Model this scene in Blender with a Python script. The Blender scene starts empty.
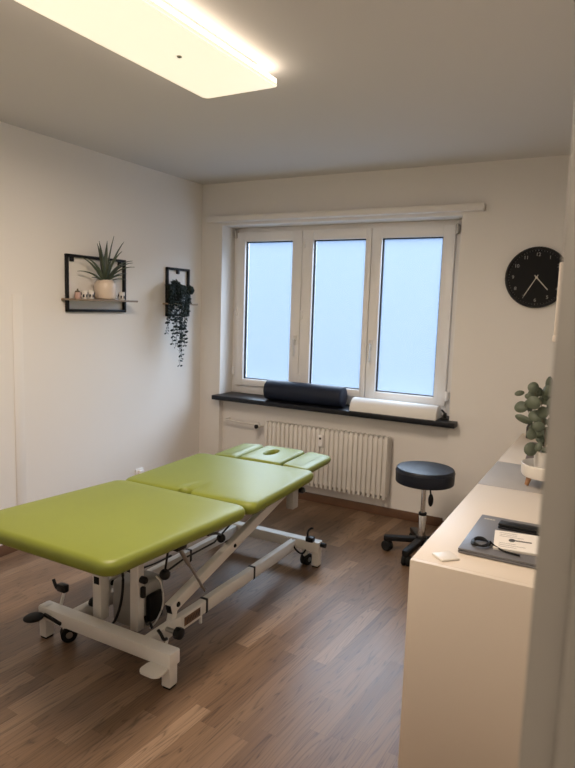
import bpy, bmesh, math, random
from mathutils import Vector, Matrix, Euler
PI = math.pi
sc = bpy.context.scene
COL = sc.collection
random.seed(7)
R_ = math.radians

# ------------------------------------------------------------------ materials
def s2l(c):
    return tuple(((v/255)/12.92 if v/255 <= .04045 else ((v/255+.055)/1.055)**2.4) for v in c)
def mat(name, col, rough=.5, metal=0., spec=.5, noise=0., nscale=8., bump=0., bscale=200., coat=0., sheen=0., emit=None, estr=0., trans=0.):
    m = bpy.data.materials.new(name); m.use_nodes = True
    nt = m.node_tree; b = nt.nodes['Principled BSDF']
    b.inputs['Base Color'].default_value = (*col, 1)
    b.inputs['Roughness'].default_value = rough
    b.inputs['Metallic'].default_value = metal
    b.inputs['Specular IOR Level'].default_value = spec
    b.inputs['Coat Weight'].default_value = coat
    b.inputs['Sheen Weight'].default_value = sheen
    b.inputs['Transmission Weight'].default_value = trans
    if emit:
        b.inputs['Emission Color'].default_value = (*emit, 1); b.inputs['Emission Strength'].default_value = estr
    tc = nt.nodes.new('ShaderNodeTexCoord')
    if noise:
        n = nt.nodes.new('ShaderNodeTexNoise'); n.inputs['Scale'].default_value = nscale; n.inputs['Detail'].default_value = 4
        nt.links.new(tc.outputs['Object'], n.inputs['Vector'])
        mx = nt.nodes.new('ShaderNodeMix'); mx.data_type = 'RGBA'
        mx.inputs[6].default_value = (*[v*(1-noise) for v in col], 1); mx.inputs[7].default_value = (*[min(1, v*(1+noise)) for v in col], 1)
        nt.links.new(n.outputs['Fac'], mx.inputs[0]); nt.links.new(mx.outputs[2], b.inputs['Base Color'])
    if bump:
        n2 = nt.nodes.new('ShaderNodeTexNoise'); n2.inputs['Scale'].default_value = bscale; n2.inputs['Detail'].default_value = 3
        nt.links.new(tc.outputs['Object'], n2.inputs['Vector'])
        bp = nt.nodes.new('ShaderNodeBump'); bp.inputs['Strength'].default_value = bump; bp.inputs['Distance'].default_value = .002
        nt.links.new(n2.outputs['Fac'], bp.inputs['Height']); nt.links.new(bp.outputs['Normal'], b.inputs['Normal'])
    return m

M = {}
M['wall'] = mat('wall_paint', (.82, .79, .75), .85, spec=.2, noise=.012, nscale=3, bump=.12, bscale=260)
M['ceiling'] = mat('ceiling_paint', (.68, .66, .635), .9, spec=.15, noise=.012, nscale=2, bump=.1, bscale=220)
M['lacquer'] = mat('window_lacquer', (.86, .84, .82), .35, noise=.01)
M['sidebd'] = mat('white_melamine', (.72, .635, .535), .45, noise=.01, nscale=4)
M['greytop'] = mat('grey_melamine', (.39, .362, .335), .55, noise=.03, nscale=20)
M['slate'] = mat('dark_slate', (.007, .008, .012), .42, spec=.3, noise=.4, nscale=60, bump=.1)
M['green'] = mat('lime_vinyl', (.20, .235, .027), .44, spec=.5, noise=.06, nscale=5, bump=.10, bscale=420)
M['greenhead'] = M['green']
M['steel_white'] = mat('white_powder_coat', (.72, .70, .66), .4, noise=.02, nscale=12)
M['grey_plastic'] = mat('grey_plastic', (.36, .35, .33), .5, noise=.03)
M['black'] = mat('black_plastic', (.006, .006, .007), .42, spec=.3, noise=.15, nscale=30)
M['rubber'] = mat('black_rubber', (.010, .010, .010), .7, spec=.25, noise=.2, nscale=40)
M['chrome'] = mat('chrome', (.78, .77, .75), .16, metal=1., noise=.02)
M['steel'] = mat('brushed_steel', (.45, .44, .42), .35, metal=1., noise=.05, nscale=60)
M['navy'] = mat('navy_vinyl', (.010, .015, .032), .55, spec=.3, noise=.15, nscale=14, bump=.12, bscale=380)
M['seat'] = mat('seat_vinyl', (.006, .009, .018), .45, spec=.4, noise=.12, nscale=14, bump=.1, bscale=380)
M['towel'] = mat('white_paper_cover', (.80, .78, .74), .75, noise=.02, nscale=15, bump=.25, bscale=60)
M['iron'] = mat('black_iron', (.009, .009, .010), .55, spec=.3, noise=.2, nscale=50)
M['shelfwood'] = mat('grey_oak_board', (.24, .18, .125), .6, noise=.25, nscale=25)
M['cream'] = mat('cream_ceramic', (.72, .60, .49), .28, noise=.03, nscale=10)
M['whitepot'] = mat('white_ceramic', (.76, .72, .66), .35, noise=.02)
M['pinkcup'] = mat('pink_ceramic', (.55, .36, .30), .35, noise=.05)
M['aloe'] = mat('aloe_green', (.070, .092, .060), .4, noise=.35, nscale=30)
M['euca'] = mat('eucalyptus_green', (.095, .115, .078), .55, noise=.3, nscale=25)
M['ivy'] = mat('dark_ivy', (.009, .016, .012), .6, spec=.2, noise=.4, nscale=40)
M['stem'] = mat('brown_stem', (.10, .075, .045), .7, noise=.3, nscale=40)
M['legwood'] = mat('light_wood', (.38, .20, .10), .5, noise=.2, nscale=40)
M['soil'] = mat('dark_soil', (.02, .015, .012), .95, noise=.5, nscale=80)
M['base'] = mat('brown_wood_skirting', (.135, .068, .036), .5, noise=.28, nscale=14)
M['laptop'] = mat('grey_aluminium', (.20, .20, .215), .40, metal=.4, noise=.04, nscale=10)
M['paper'] = mat('printed_paper', (.80, .75, .68), .7, noise=.02)
M['ink'] = mat('dark_ink', (.05, .045, .04), .8, noise=.1)
M['greyink'] = mat('grey_ink', (.42, .39, .36), .8, noise=.1)
M['clockface'] = mat('black_clock_face', (.004, .004, .0045), .55, spec=.2, noise=.1)
M['cream_print'] = mat('pale_print', (.62, .58, .50), .6, noise=.02)
M['minute'] = mat('grey_print', (.33, .32, .30), .6, noise=.02)
M['jamb'] = mat('grey_door_frame', (.36, .335, .30), .5, noise=.02, nscale=6)
M['hall'] = mat('hallway_paint', (.62, .59, .55), .9, spec=.2, noise=.015, nscale=3)
M['taupe'] = mat('taupe_ceramic', (.15, .125, .12), .6, noise=.05)
M['darkglass'] = mat('dark_glass', (.02, .012, .012), .2, noise=.1)
M['radiator'] = mat('radiator_enamel', (.74, .71, .66), .4, noise=.015, nscale=9)

def floor_mat():
    m = bpy.data.materials.new('oak_strip_floor'); m.use_nodes = True
    nt = m.node_tree; N = nt.nodes; L = nt.links; b = N['Principled BSDF']
    def mth(op, a, c=None, d=None):
        n = N.new('ShaderNodeMath'); n.operation = op
        for i, v in enumerate((a, c, d)):
            if v is None: continue
            if isinstance(v, (int, float)): n.inputs[i].default_value = v
            else: L.new(v, n.inputs[i])
        return n.outputs[0]
    tc = N.new('ShaderNodeTexCoord'); mp = N.new('ShaderNodeMapping'); mp.inputs['Rotation'].default_value = (0, 0, R_(-86.3))
    L.new(tc.outputs['Object'], mp.inputs['Vector'])
    sp = N.new('ShaderNodeSeparateXYZ'); L.new(mp.outputs[0], sp.inputs[0])
    u, v = sp.outputs[0], sp.outputs[1]
    W, LEN = .070, .56
    vr = mth('DIVIDE', v, W); row = mth('FLOOR', vr)
    wn = N.new('ShaderNodeTexWhiteNoise'); wn.noise_dimensions = '1D'; L.new(row, wn.inputs['W'])
    ur = mth('ADD', mth('DIVIDE', u, LEN), mth('MULTIPLY', wn.outputs['Value'], 7.3)); colm = mth('FLOOR', ur)
    cb = N.new('ShaderNodeCombineXYZ'); L.new(row, cb.inputs[0]); L.new(colm, cb.inputs[1])
    wn2 = N.new('ShaderNodeTexWhiteNoise'); wn2.noise_dimensions = '2D'; L.new(cb.outputs[0], wn2.inputs['Vector'])
    rnd = wn2.outputs['Value']
    ramp = N.new('ShaderNodeValToRGB'); cr = ramp.color_ramp
    cr.elements[0].position = 0; cr.elements[0].color = (.135, .080, .047, 1)
    cr.elements[1].position = 1; cr.elements[1].color = (.262, .175, .113, 1)
    e = cr.elements.new(.55); e.color = (.178, .111, .067, 1)
    e = cr.elements.new(.85); e.color = (.192, .121, .075, 1)
    L.new(rnd, ramp.inputs[0])
    # grain: fine pores and broad cathedral figure, both stretched along the strip
    cg = N.new('ShaderNodeCombineXYZ'); L.new(mth('MULTIPLY', u, 4.0), cg.inputs[0]); L.new(mth('MULTIPLY', v, 120.0), cg.inputs[1]); L.new(mth('MULTIPLY', rnd, 31.0), cg.inputs[2])
    ng = N.new('ShaderNodeTexNoise'); ng.inputs['Scale'].default_value = 1; ng.inputs['Detail'].default_value = 5; ng.inputs['Roughness'].default_value = .65
    L.new(cg.outputs[0], ng.inputs['Vector'])
    cf = N.new('ShaderNodeCombineXYZ'); L.new(mth('MULTIPLY', u, 1.25), cf.inputs[0]); L.new(mth('MULTIPLY', v, 20.0), cf.inputs[1]); L.new(mth('MULTIPLY', rnd, 57.0), cf.inputs[2])
    nf = N.new('ShaderNodeTexNoise'); nf.inputs['Scale'].default_value = 1; nf.inputs['Detail'].default_value = 1.5
    L.new(cf.outputs[0], nf.inputs['Vector'])
    rings = mth('FRACT', mth('MULTIPLY', nf.outputs['Fac'], 13.0))
    rings = mth('POWER', mth('ABSOLUTE', mth('SUBTRACT', mth('MULTIPLY', rings, 2.0), 1.0)), 5.0)
    gr = mth('ADD', mth('MULTIPLY', mth('SUBTRACT', ng.outputs['Fac'], .5), .75), mth('MULTIPLY', rings, mth('MULTIPLY', ng.outputs['Fac'], -1.15)))
    gain = mth('MAXIMUM', mth('ADD', 1.13, gr), .3)
    fv = mth('FRACT', vr); fu = mth('FRACT', ur)
    ev = mth('MINIMUM', fv, mth('SUBTRACT', 1.0, fv)); eu = mth('MINIMUM', fu, mth('SUBTRACT', 1.0, fu))
    gap = mth('MINIMUM', mth('DIVIDE', ev, .0095), mth('DIVIDE', eu, .0014))
    gap = mth('MINIMUM', mth('ADD', mth('MULTIPLY', gap, .45), .55), 1.0)
    gain = mth('MULTIPLY', gain, gap)
    vm = N.new('ShaderNodeVectorMath'); vm.operation = 'SCALE'; L.new(ramp.outputs[0], vm.inputs[0]); L.new(gain, vm.inputs[3])
    L.new(vm.outputs[0], b.inputs['Base Color'])
    rr = mth('ADD', .30, mth('MULTIPLY', ng.outputs['Fac'], .16)); L.new(rr, b.inputs['Roughness'])
    bp = N.new('ShaderNodeBump'); bp.inputs['Strength'].default_value = .25; bp.inputs['Distance'].default_value = .001
    L.new(gain, bp.inputs['Height']); L.new(bp.outputs[0], b.inputs['Normal'])
    return m
M['floor'] = floor_mat()

def glass_mat():
    m = bpy.data.materials.new('frosted_glass'); m.use_nodes = True
    nt = m.node_tree; b = nt.nodes['Principled BSDF']; out = nt.nodes['Material Output']
    b.inputs['Base Color'].default_value = (.7, .78, .86, 1); b.inputs['Roughness'].default_value = .3
    b.inputs['Specular IOR Level'].default_value = .3
    tl = nt.nodes.new('ShaderNodeBsdfTranslucent'); tl.inputs[0].default_value = (.86, .93, 1, 1)
    tp = nt.nodes.new('ShaderNodeBsdfTransparent'); tp.inputs[0].default_value = (.95, .97, 1, 1)
    m1 = nt.nodes.new('ShaderNodeMixShader'); m1.inputs[0].default_value = .10
    m2 = nt.nodes.new('ShaderNodeMixShader'); m2.inputs[0].default_value = .12
    nt.links.new(tp.outputs[0], m1.inputs[1]); nt.links.new(tl.outputs[0], m1.inputs[2])
    nt.links.new(m1.outputs[0], m2.inputs[1]); nt.links.new(b.outputs[0], m2.inputs[2]); nt.links.new(m2.outputs[0], out.inputs[0])
    return m
M['glass'] = glass_mat()
M['diffuser'] = mat('lamp_diffuser', (.8, .78, .7), .4, emit=(1.0, .90, .66), estr=.78)
M['lampedge'] = mat('lamp_edge_acrylic', (.9, .88, .82), .3, emit=(1.0, .84, .68), estr=4)
M['lamprim'] = mat('lamp_rim_acrylic', (.85, .83, .78), .3, emit=(1.0, .82, .58), estr=.85)

# ------------------------------------------------------------------ geometry helpers
def new(): return bmesh.new()
def box(bm, x0, x1, y0, y1, z0, z1, b=0., seg=2, mtx=None):
    r = bmesh.ops.create_cube(bm, size=1)
    vs = r['verts']
    for v in vs:
        v.co = Vector(((x0+x1)/2+v.co.x*(x1-x0), (y0+y1)/2+v.co.y*(y1-y0), (z0+z1)/2+v.co.z*(z1-z0)))
    if b:
        es = list({e for v in vs for e in v.link_edges})
        rr = bmesh.ops.bevel(bm, geom=es, offset=b, segments=seg, profile=.5, affect='EDGES')
        vs = list({v for f in rr['faces'] for v in f.verts} | {v for v in vs if v.is_valid})
    if mtx is not None:
        for v in vs: v.co = mtx @ v.co
    return bm
def frame_of(d):
    d = d.normalized(); up = Vector((0, 0, 1)) if abs(d.z) < .95 else Vector((0, 1, 0))
    s = d.cross(up).normalized(); return s, s.cross(d).normalized()
def bar(bm, p0, p1, w, h, b=.003):
    p0, p1 = Vector(p0), Vector(p1); d = p1-p0; s, u = frame_of(d)
    m = Matrix((( s.x, d.normalized().x, u.x, (p0.x+p1.x)/2), (s.y, d.normalized().y, u.y, (p0.y+p1.y)/2), (s.z, d.normalized().z, u.z, (p0.z+p1.z)/2), (0, 0, 0, 1)))
    return box(bm, -w/2, w/2, -d.length/2, d.length/2, -h/2, h/2, b, 2, m)
def tube(bm, pts, r, n=8, r1=None):
    pts = [Vector(p) for p in pts]; rings = []
    for i, p in enumerate(pts):
        d = pts[min(i+1, len(pts)-1)]-pts[max(i-1, 0)]
        s, u = frame_of(d); rr = r if r1 is None else r+(r1-r)*i/(len(pts)-1)
        rings.append([bm.verts.new(p+s*math.cos(2*PI*k/n)*rr+u*math.sin(2*PI*k/n)*rr) for k in range(n)])
    for a, c in zip(rings, rings[1:]):
        for k in range(n): bm.faces.new((a[k], a[(k+1) % n], c[(k+1) % n], c[k]))
    bm.faces.new(rings[0][::-1]); bm.faces.new(rings[-1])
    return bm
def smooth_path(pts, n=8):
    P = [Vector(p) for p in pts]; P = [P[0]*2-P[1]]+P+[P[-1]*2-P[-2]]; out = []
    for i in range(1, len(P)-2):
        for k in range(n):
            t = k/n
            out.append(.5*((2*P[i])+(P[i+1]-P[i-1])*t+(2*P[i-1]-5*P[i]+4*P[i+1]-P[i+2])*t*t+(3*P[i]-P[i-1]-3*P[i+1]+P[i+2])*t**3))
    out.append(P[-2]); return out
def lathe(bm, prof, c, n=32, axis='Z', cap=True):
    c = Vector(c); rings = []
    for r, h in prof:
        ring = []
        for k in range(n):
            a = 2*PI*k/n; x, y = r*math.cos(a), r*math.sin(a)
            p = (x, y, h) if axis == 'Z' else ((h, x, y) if axis == 'X' else (x, h, y))
            ring.append(bm.verts.new(c+Vector(p)))
        rings.append(ring)
    for a, b_ in zip(rings, rings[1:]):
        for k in range(n): bm.faces.new((a[k], a[(k+1) % n], b_[(k+1) % n], b_[k]))
    if cap: bm.faces.new(rings[0][::-1]); bm.faces.new(rings[-1])
    return bm
def rrect(cx, cy, hx, hy, r, n=8, m=6):
    out = []
    for qx, qy, a0 in ((1, 1, 0), (-1, 1, 90), (-1, -1, 180), (1, -1, 270)):
        ox, oy = cx+qx*(hx-r), cy+qy*(hy-r)
        for k in range(n+1):
            a = R_(a0+90*k/n); out.append((ox+r*math.cos(a), oy+r*math.sin(a)))
    dense = []
    for i, p in enumerate(out):
        q = out[(i+1) % len(out)]; dense.append(p)
        if math.dist(p, q) > .08:
            for k in range(1, m): dense.append((p[0]+(q[0]-p[0])*k/m, p[1]+(q[1]-p[1])*k/m))
    return dense
def cushion(bm, pts, z0, z1, side=.022, crown=.005, hole=None):
    xs = [p[0] for p in pts]; ys = [p[1] for p in pts]
    cx, cy = (min(xs)+max(xs))/2, (min(ys)+max(ys))/2; hx, hy = (max(xs)-min(xs))/2, (max(ys)-min(ys))/2
    h = (z1-z0)/2; zc = (z0+z1)/2
    prof = [(side+.022, z0)]+[(side*(1-math.cos(R_(a)))*(1.75 if a < 0 else 1.0), zc+h*.15+(h*1.15 if a < 0 else h*.85)*math.sin(R_(a))) for a in (-88, -70, -50, -28, 0, 22, 40, 58, 74, 88)]+[(side+.02, z1+crown*.4), (side+.06, z1+crown*.85)]
    if hole is None: prof.append((min(hx, hy)*.6, z1+crown))
    rings = []
    for ins, z in prof:
        rings.append([bm.verts.new((cx+(x-cx)*(1-ins/hx), cy+(y-cy)*(1-ins/hy), z)) for x, y in pts])
    N = len(pts)
    def join(a, b_):
        for k in range(N): bm.faces.new((a[k], a[(k+1) % N], b_[(k+1) % N], b_[k]))
    if hole:
        ex, ey, rx, ry = hole
        for grow, z in ((.012, z1+crown*.8), (.003, z1-.004), (0, zc), (.006, z0)):
            ring = []
            for x, y in pts:
                a = math.atan2((y-ey)/hy, (x-ex)/hx); ring.append(bm.verts.new((ex+(rx+grow)*math.cos(a), ey+(ry+grow)*math.sin(a), z)))
            rings.append(ring)
    for a, b_ in zip(rings, rings[1:]): join(a, b_)
    if hole: join(rings[-1], rings[0])
    else: bm.faces.new(rings[0][::-1]); bm.faces.new(rings[-1])
    return bm
def blade(bm, base, yaw, elev, length, width, curl, n=9):
    p = Vector(base); e = elev; rows = []
    out = Vector((math.cos(yaw), math.sin(yaw), 0)); side = Vector((-math.sin(yaw), math.cos(yaw), 0))
    for i in range(n+1):
        t = i/n; w = width*(.75+.6*t-1.35*t*t) if t < 1 else .0004
        w = max(w, .0008); d = out*math.cos(e)+Vector((0, 0, 1))*math.sin(e); nn = -out*math.sin(e)+Vector((0, 0, 1))*math.cos(e)
        rows.append([bm.verts.new(p-side*w/2+nn*w*.22), bm.verts.new(p), bm.verts.new(p+side*w/2+nn*w*.22)])
        p = p+d*length/n; e -= curl/n*(.4+1.2*t)
    for a, b_ in zip(rows, rows[1:]):
        for k in range(2): bm.faces.new((a[k], a[k+1], b_[k+1], b_[k]))
    return bm
def disc_leaf(bm, c, nrm, up, rx, ry, n=14, cup=.15):
    nrm = Vector(nrm).normalized(); up = Vector(up); up = (up-nrm*up.dot(nrm)).normalized(); s = up.cross(nrm)
    c = Vector(c); m0 = bm.verts.new(c-nrm*cup*min(rx, ry)); ring = []
    for k in range(n):
        a = 2*PI*k/n; q = 1+.10*max(0, math.sin(a))**3
        ring.append(bm.verts.new(c+s*math.cos(a)*rx+up*math.sin(a)*ry*q))
    for k in range(n): bm.faces.new((m0, ring[k], ring[(k+1) % n]))
    return bm

# ------------------------------------------------------------------ object helpers
def wloc(o):
    v = Vector((0, 0, 0))
    while o: v += o.location; o = o.parent
    return v
def obj(name, bm, m, parent=None, origin=None, solid=0., flat=False):
    bmesh.ops.recalc_face_normals(bm, faces=bm.faces)
    me = bpy.data.meshes.new(name); bm.to_mesh(me); bm.free()
    o = bpy.data.objects.new(name, me); COL.objects.link(o); me.materials.append(m)
    off = wloc(parent) if parent else Vector(origin or (0, 0, 0))
    me.transform(Matrix.Translation(-off))
    if parent: o.parent = parent
    else: o.location = off
    if not flat:
        for p in me.polygons: p.use_smooth = True
        me.set_sharp_from_angle(angle=R_(38))
    if solid:
        md = o.modifiers.new('thickness', 'SOLIDIFY'); md.thickness = solid; md.offset = 0
    return o
def tag(o, label, cat, group=None, kind=None):
    o['label'] = label; o['category'] = cat
    if group: o['group'] = group
    if kind: o['kind'] = kind
    return o
def thing(name, loc, label, cat, group=None):
    o = bpy.data.objects.new(name, None); COL.objects.link(o); o.location = loc; o.empty_display_size = .05
    return tag(o, label, cat, group)
def struct(name, bm, m, label, cat, origin=None):
    return tag(obj(name, bm, m, None, origin), label, cat, kind='structure')

# ------------------------------------------------------------------ the room
XL, XR, YN, YF, H = -3.08, -.03, .65, 4.125, 2.452
struct('floor', box(new(), XL-.15, 1.2, -1.6, YF+.3, -.12, 0), M['floor'], 'brown oak strip floor running towards the window', 'floor')
struct('ceiling', box(new(), XL-.15, 1.2, -1.6, YF+.3, H, H+.12), M['ceiling'], 'plain off-white ceiling above the treatment room', 'ceiling')
struct('wall_left', box(new(), XL-.15, XL, YN-.15, YF+.3, 0, H), M['wall'], 'long white wall on the left carrying the two shelves', 'wall')
struct('wall_right', box(new(), XR, XR+.12, YN, YF+.3, 0, H), M['wall'], 'white wall behind the row of sideboards', 'wall')
bm = new()
NX0, NX1 = -2.88, -.987
box(bm, XL, NX0, YF, YF+.28, 0, H); box(bm, NX1, XR, YF, YF+.28, 0, H)
box(bm, NX0, NX1, YF, YF+.28, 2.125, H); box(bm, NX0, NX1, YF+.05, YF+.28, 0, .73)
struct('wall_far', bm, M['wall'], 'white wall with the window recess and the clock', 'wall')
bm = new()
JX = -.045
box(bm, JX+.03, 1.2, .52, YN, 0, H); box(bm, XL-.15, -1.12, .52, YN, 0, H); box(bm, -1.12, JX+.03, .52, YN, 2.08, H)
struct('wall_near', bm, M['hall'], 'wall holding the doorway the room is seen through', 'wall')
bm = new()
box(bm, XL-.15, XL, -1.6, .52, 0, H); box(bm, 1.08, 1.2, -1.6, .52, 0, H); box(bm, XL, 1.08, -1.72, -1.6, 0, H)
struct('wall_hallway', bm, M['hall'], 'hallway walls on the near side of the doorway', 'wall')
# door frame seen blurred on the right
d = thing('door_1', (JX, .5, 0), 'grey door frame upright, close and blurred along the right edge', 'door frame'); d['kind'] = 'structure'
bm = new(); box(bm, JX, JX+.026, .50, .67, 0, 2.08, .003)
box(bm, -1.15, -1.12+.0, .50, .67, 0, 2.08, .003); box(bm, -1.15, JX+.026, .50, .67, 2.06, 2.10, .003)
obj('door_lining', bm, M['jamb'], d)
bm = new(); box(bm, JX+.0255, JX+.09, .490, .521, 0, 2.14, .006, 3); box(bm, -1.22, -1.148, .490, .521, 0, 2.14, .006, 3); box(bm, -1.22, JX+.09, .489, .521, 2.10, 2.16, .006, 3)
obj('door_casing', bm, M['jamb'], d)
# skirting
struct('baseboard_left', box(new(), XL, XL+.014, YN, YF-.0, 0, .064, .003), M['base'], 'brown wooden skirting along the left wall', 'skirting')
bm = new(); box(bm, XL+.014, NX0, YF-.014, YF, 0, .064, .003); box(bm, NX0, NX1, YF+.036, YF+.05, 0, .064, .003); box(bm, NX1, -.53, YF-.014, YF, 0, .064, .003)
struct('baseboard_far', bm, M['base'], 'brown wooden skirting below radiator and window', 'skirting')
# pale cover strip on the left wall
struct('trim_1', box(new(), XL, XL+.004, 2.335, 2.402, .064, 1.52, .001), M['wall'], 'faint white vertical strip on the left wall near the couch', 'trim')
# curtain board over window
bm = new(); box(bm, -2.99, -.842, 4.06, YF, 2.145, 2.188, .004)
struct('trim_2', bm, M['wall'], 'white board running along the wall over the window', 'trim')
# sill
bm = new(); box(bm, -2.893, -.928, 4.03, YF, .732, .768, .004); box(bm, NX0, NX1, YF-.01, 4.40, .733, .7675)
struct('trim_3', bm, M['slate'], 'dark stone window sill above the radiator', 'window sill')

# ------------------------------------------------------------------ window
w = thing('window_1', (-1.93, 4.33, .768), 'white three-casement window with frosted panes', 'window'); w['kind'] = 'structure'
def ring(bm, x0, x1, z0, z1, wdt, y0, y1, b=.004, wb=None, wl=None, wr=None):
    wb = wb or wdt; wl = wl or wdt; wr = wr or wdt
    box(bm, x0, x0+wl, y0, y1, z0, z1, b); box(bm, x1-wr, x1, y0, y1, z0, z1, b)
    box(bm, x0+wl-.002, x1-wr+.002, y0+.0005, y1, z0, z0+wb, b); box(bm, x0+wl-.002, x1-wr+.002, y0+.0005, y1, z1-wdt, z1, b)
bm = new(); ring(bm, NX0, NX1, .7675, 2.125, .055, 4.305, 4.40, wb=.085, wl=.05, wr=.075)
obj('window_frame', bm, M['lacquer'], w)
for (x0, x1, p0, p1, side) in ((-2.835, -2.236, -2.757, -2.320, 'r'), (-2.232, -1.668, -2.141, -1.712, None), (-1.664, -1.062, -1.587, -1.145, 'l')):
    bm = new()
    box(bm, x0, p0, 4.275, 4.345, .838, 2.085, .005); box(bm, p1, x1, 4.275, 4.345, .838, 2.085, .005)
    box(bm, p0-.003, p1+.003, 4.2755, 4.345, .838, .893, .005); box(bm, p0-.003, p1+.003, 4.2755, 4.345, 2.012, 2.085, .005)
    s = obj('sash', bm, M['lacquer'], w)
    bm = new(); ring(bm, p0-.002, p1+.002, .891, 2.014, .010, 4.298, 4.318, 0)
    obj('gasket', bm, M['black'], s)
    obj('glass_pane', box(new(), p0-.002, p1+.002, 4.310, 4.326, .891, 2.014), M['glass'], s)
    if side:
        hx = x1-.032 if side == 'r' else x0+.030
        bm = new(); box(bm, hx-.013, hx+.013, 4.262, 4.275, 1.20, 1.275, .003); tube(bm, [(hx, 4.268, 1.24), (hx, 4.235, 1.24)], .009, 10)
        tube(bm, smooth_path([(hx, 4.236, 1.247), (hx, 4.231, 1.20), (hx+.003, 4.231, 1.15), (hx+.004, 4.234, 1.115)], 4), .0085, 8)
        obj('handle', bm, M['steel_white'], s)
for (hx, hz) in ((-2.848, 2.075), (-2.848, .955), (-2.828, 1.45), (-2.216, 1.985), (-2.219, 1.44), (-2.222, .935), (-1.050, 2.06), (-1.052, .91)):
    bm = new(); lathe(bm, [(.007, -.035), (.0085, -.03), (.0085, -.004), (.006, -.003), (.006, .003), (.0085, .004), (.0085, .03), (.007, .035)], (hx, 4.268, hz), 12)
    box(bm, hx-.012, hx+.012, 4.27, 4.306, hz-.03, hz+.03, .002)
    obj('hinge', bm, M['steel'] if hz > 2 else M['lacquer'], w)

# ------------------------------------------------------------------ ceiling lamp
LAMP = (-1.52, 1.745, 2.452)
lr = thing('ceiling_lamp', LAMP, 'long flat panel lamp glowing warm yellow on the ceiling', 'lamp')
lx0, lx1, ly0, ly1 = -1.683, -1.318, 1.23, 2.262
bm = new(); o_ = rrect((lx0+lx1)/2, (ly0+ly1)/2, (lx1-lx0)/2, (ly1-ly0)/2, .022, 6, 4)
def prism(bm, pts, z0, z1):
    a = [bm.verts.new((x, y, z0)) for x, y in pts]; c = [bm.verts.new((x, y, z1)) for x, y in pts]; n = len(pts)
    for k in range(n): bm.faces.new((a[k], a[(k+1) % n], c[(k+1) % n], c[k]))
    bm.faces.new(a[::-1]); bm.faces.new(c)
    return bm
prism(bm, o_, 2.390, 2.408); edge = obj('light_guide', bm, M['lampedge'], lr)
bm = new(); prism(bm, rrect((lx0+lx1)/2, (ly0+ly1)/2, (lx1-lx0)/2+.002, (ly1-ly0)/2+.002, .024, 6, 4), 2.384, 2.3905); obj('rim', bm, M['lamprim'], lr)
bm = new(); prism(bm, rrect((lx0+lx1)/2, (ly0+ly1)/2, (lx1-lx0)/2-.009, (ly1-ly0)/2-.009, .018, 6, 4), 2.381, 2.385); obj('diffuser', bm, M['diffuser'], lr)
bm = new(); box(bm, lx0+.05, lx1-.05, ly0+.08, ly1-.08, 2.407, H, .004); obj('mounting_box', bm, M['steel_white'], lr)
for yy in (1.845,):
    bm = new(); lathe(bm, [(.006, 2.376), (.009, 2.378), (.010, 2.3815)], (-1.49, yy, 0), 16); obj('sensor', bm, M['steel'], lr)
for c_ in lr.children: pass
la = bpy.data.lights.new('panel_light', 'AREA'); la.shape = 'RECTANGLE'; la.size = .34; la.size_y = .99; la.energy = 36; la.color = (1., .82, .66); la.spread = R_(177)
lo = bpy.data.objects.new('panel_light', la); COL.objects.link(lo); lo.parent = lr; lo.location = Vector(((lx0+lx1)/2, (ly0+ly1)/2, 2.375))-Vector(LAMP)
lr.rotation_euler.z = R_(-.3)

# ------------------------------------------------------------------ treatment couch
T = thing('treatment_couch', (-1.80, 2.4, 0), 'lime green padded treatment couch on a white wheeled lifting base', 'treatment couch')
G = M['green']
SY = 2.275
# leg section, raised slightly at its near end
bm = new(); cushion(bm, rrect(-1.80, (1.405+SY-.006)/2, .392, (SY-.006-1.405)/2, .05), .538, .604, .022, .006)
tilt = Matrix.Translation((0, SY, .57)) @ Matrix.Rotation(R_(-2.7), 4, 'X') @ Matrix.Translation((0, -SY, -.57))
bm.transform(tilt); obj('leg_section', bm, G, T)
yawm = Matrix.Translation((-1.80, SY, 0)) @ Matrix.Rotation(R_(2.2), 4, 'Z') @ Matrix.Translation((1.806, -SY, 0))
# middle section with a small breathing notch at the near edge
out = rrect(-1.80, (SY+.006+2.985)/2, .390, (2.985-SY-.006)/2, .045)
i0 = max(range(len(out)), key=lambda i: 0)
pts = []
for k, p in enumerate(out):
    q = out[(k+1) % len(out)]
    if abs(p[1]-(SY+.006)) < 1e-6 and abs(q[1]-(SY+.006)) < 1e-6 and p[0] < -1.80 <= q[0]+1e-9 and p[0] < q[0]:
        pts.append(p)
        for a in range(0, 181, 20):
            pts.append((-1.80-.040*math.cos(R_(a)), SY+.006+.042*math.sin(R_(a))))
    elif abs(p[1]-(SY+.006)) < 1e-6 and abs(p[0]+1.80) < .044: continue
    else: pts.append(p)
bm = new(); cushion(bm, pts, .535, .602, .022, .004); bm.transform(yawm); obj('middle_section', bm, G, T)
bm = new(); cushion(bm, rrect(-1.803, 3.205, .139, .195, .03), .545, .600, .018, .006, hole=(-1.815, 3.21, .030, .072))
bm.transform(yawm); obj('head_section', bm, G, T)
for cx_, hx_ in ((-2.042, .082), (-1.565, .082)):
    bm = new(); cushion(bm, rrect(cx_, 3.205, hx_, .195, .03), .545, .598, .018, .004)
    s_ = 1 if cx_ > -1.8 else -1
    bm.transform(Matrix.Translation((cx_, 0, .57)) @ Matrix.Rotation(R_(4*s_), 4, 'Y') @ Matrix.Translation((-cx_, 0, -.57-.004)))
    bm.transform(yawm); obj('arm_rest', bm, G, T)
SW = M['steel_white']
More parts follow.
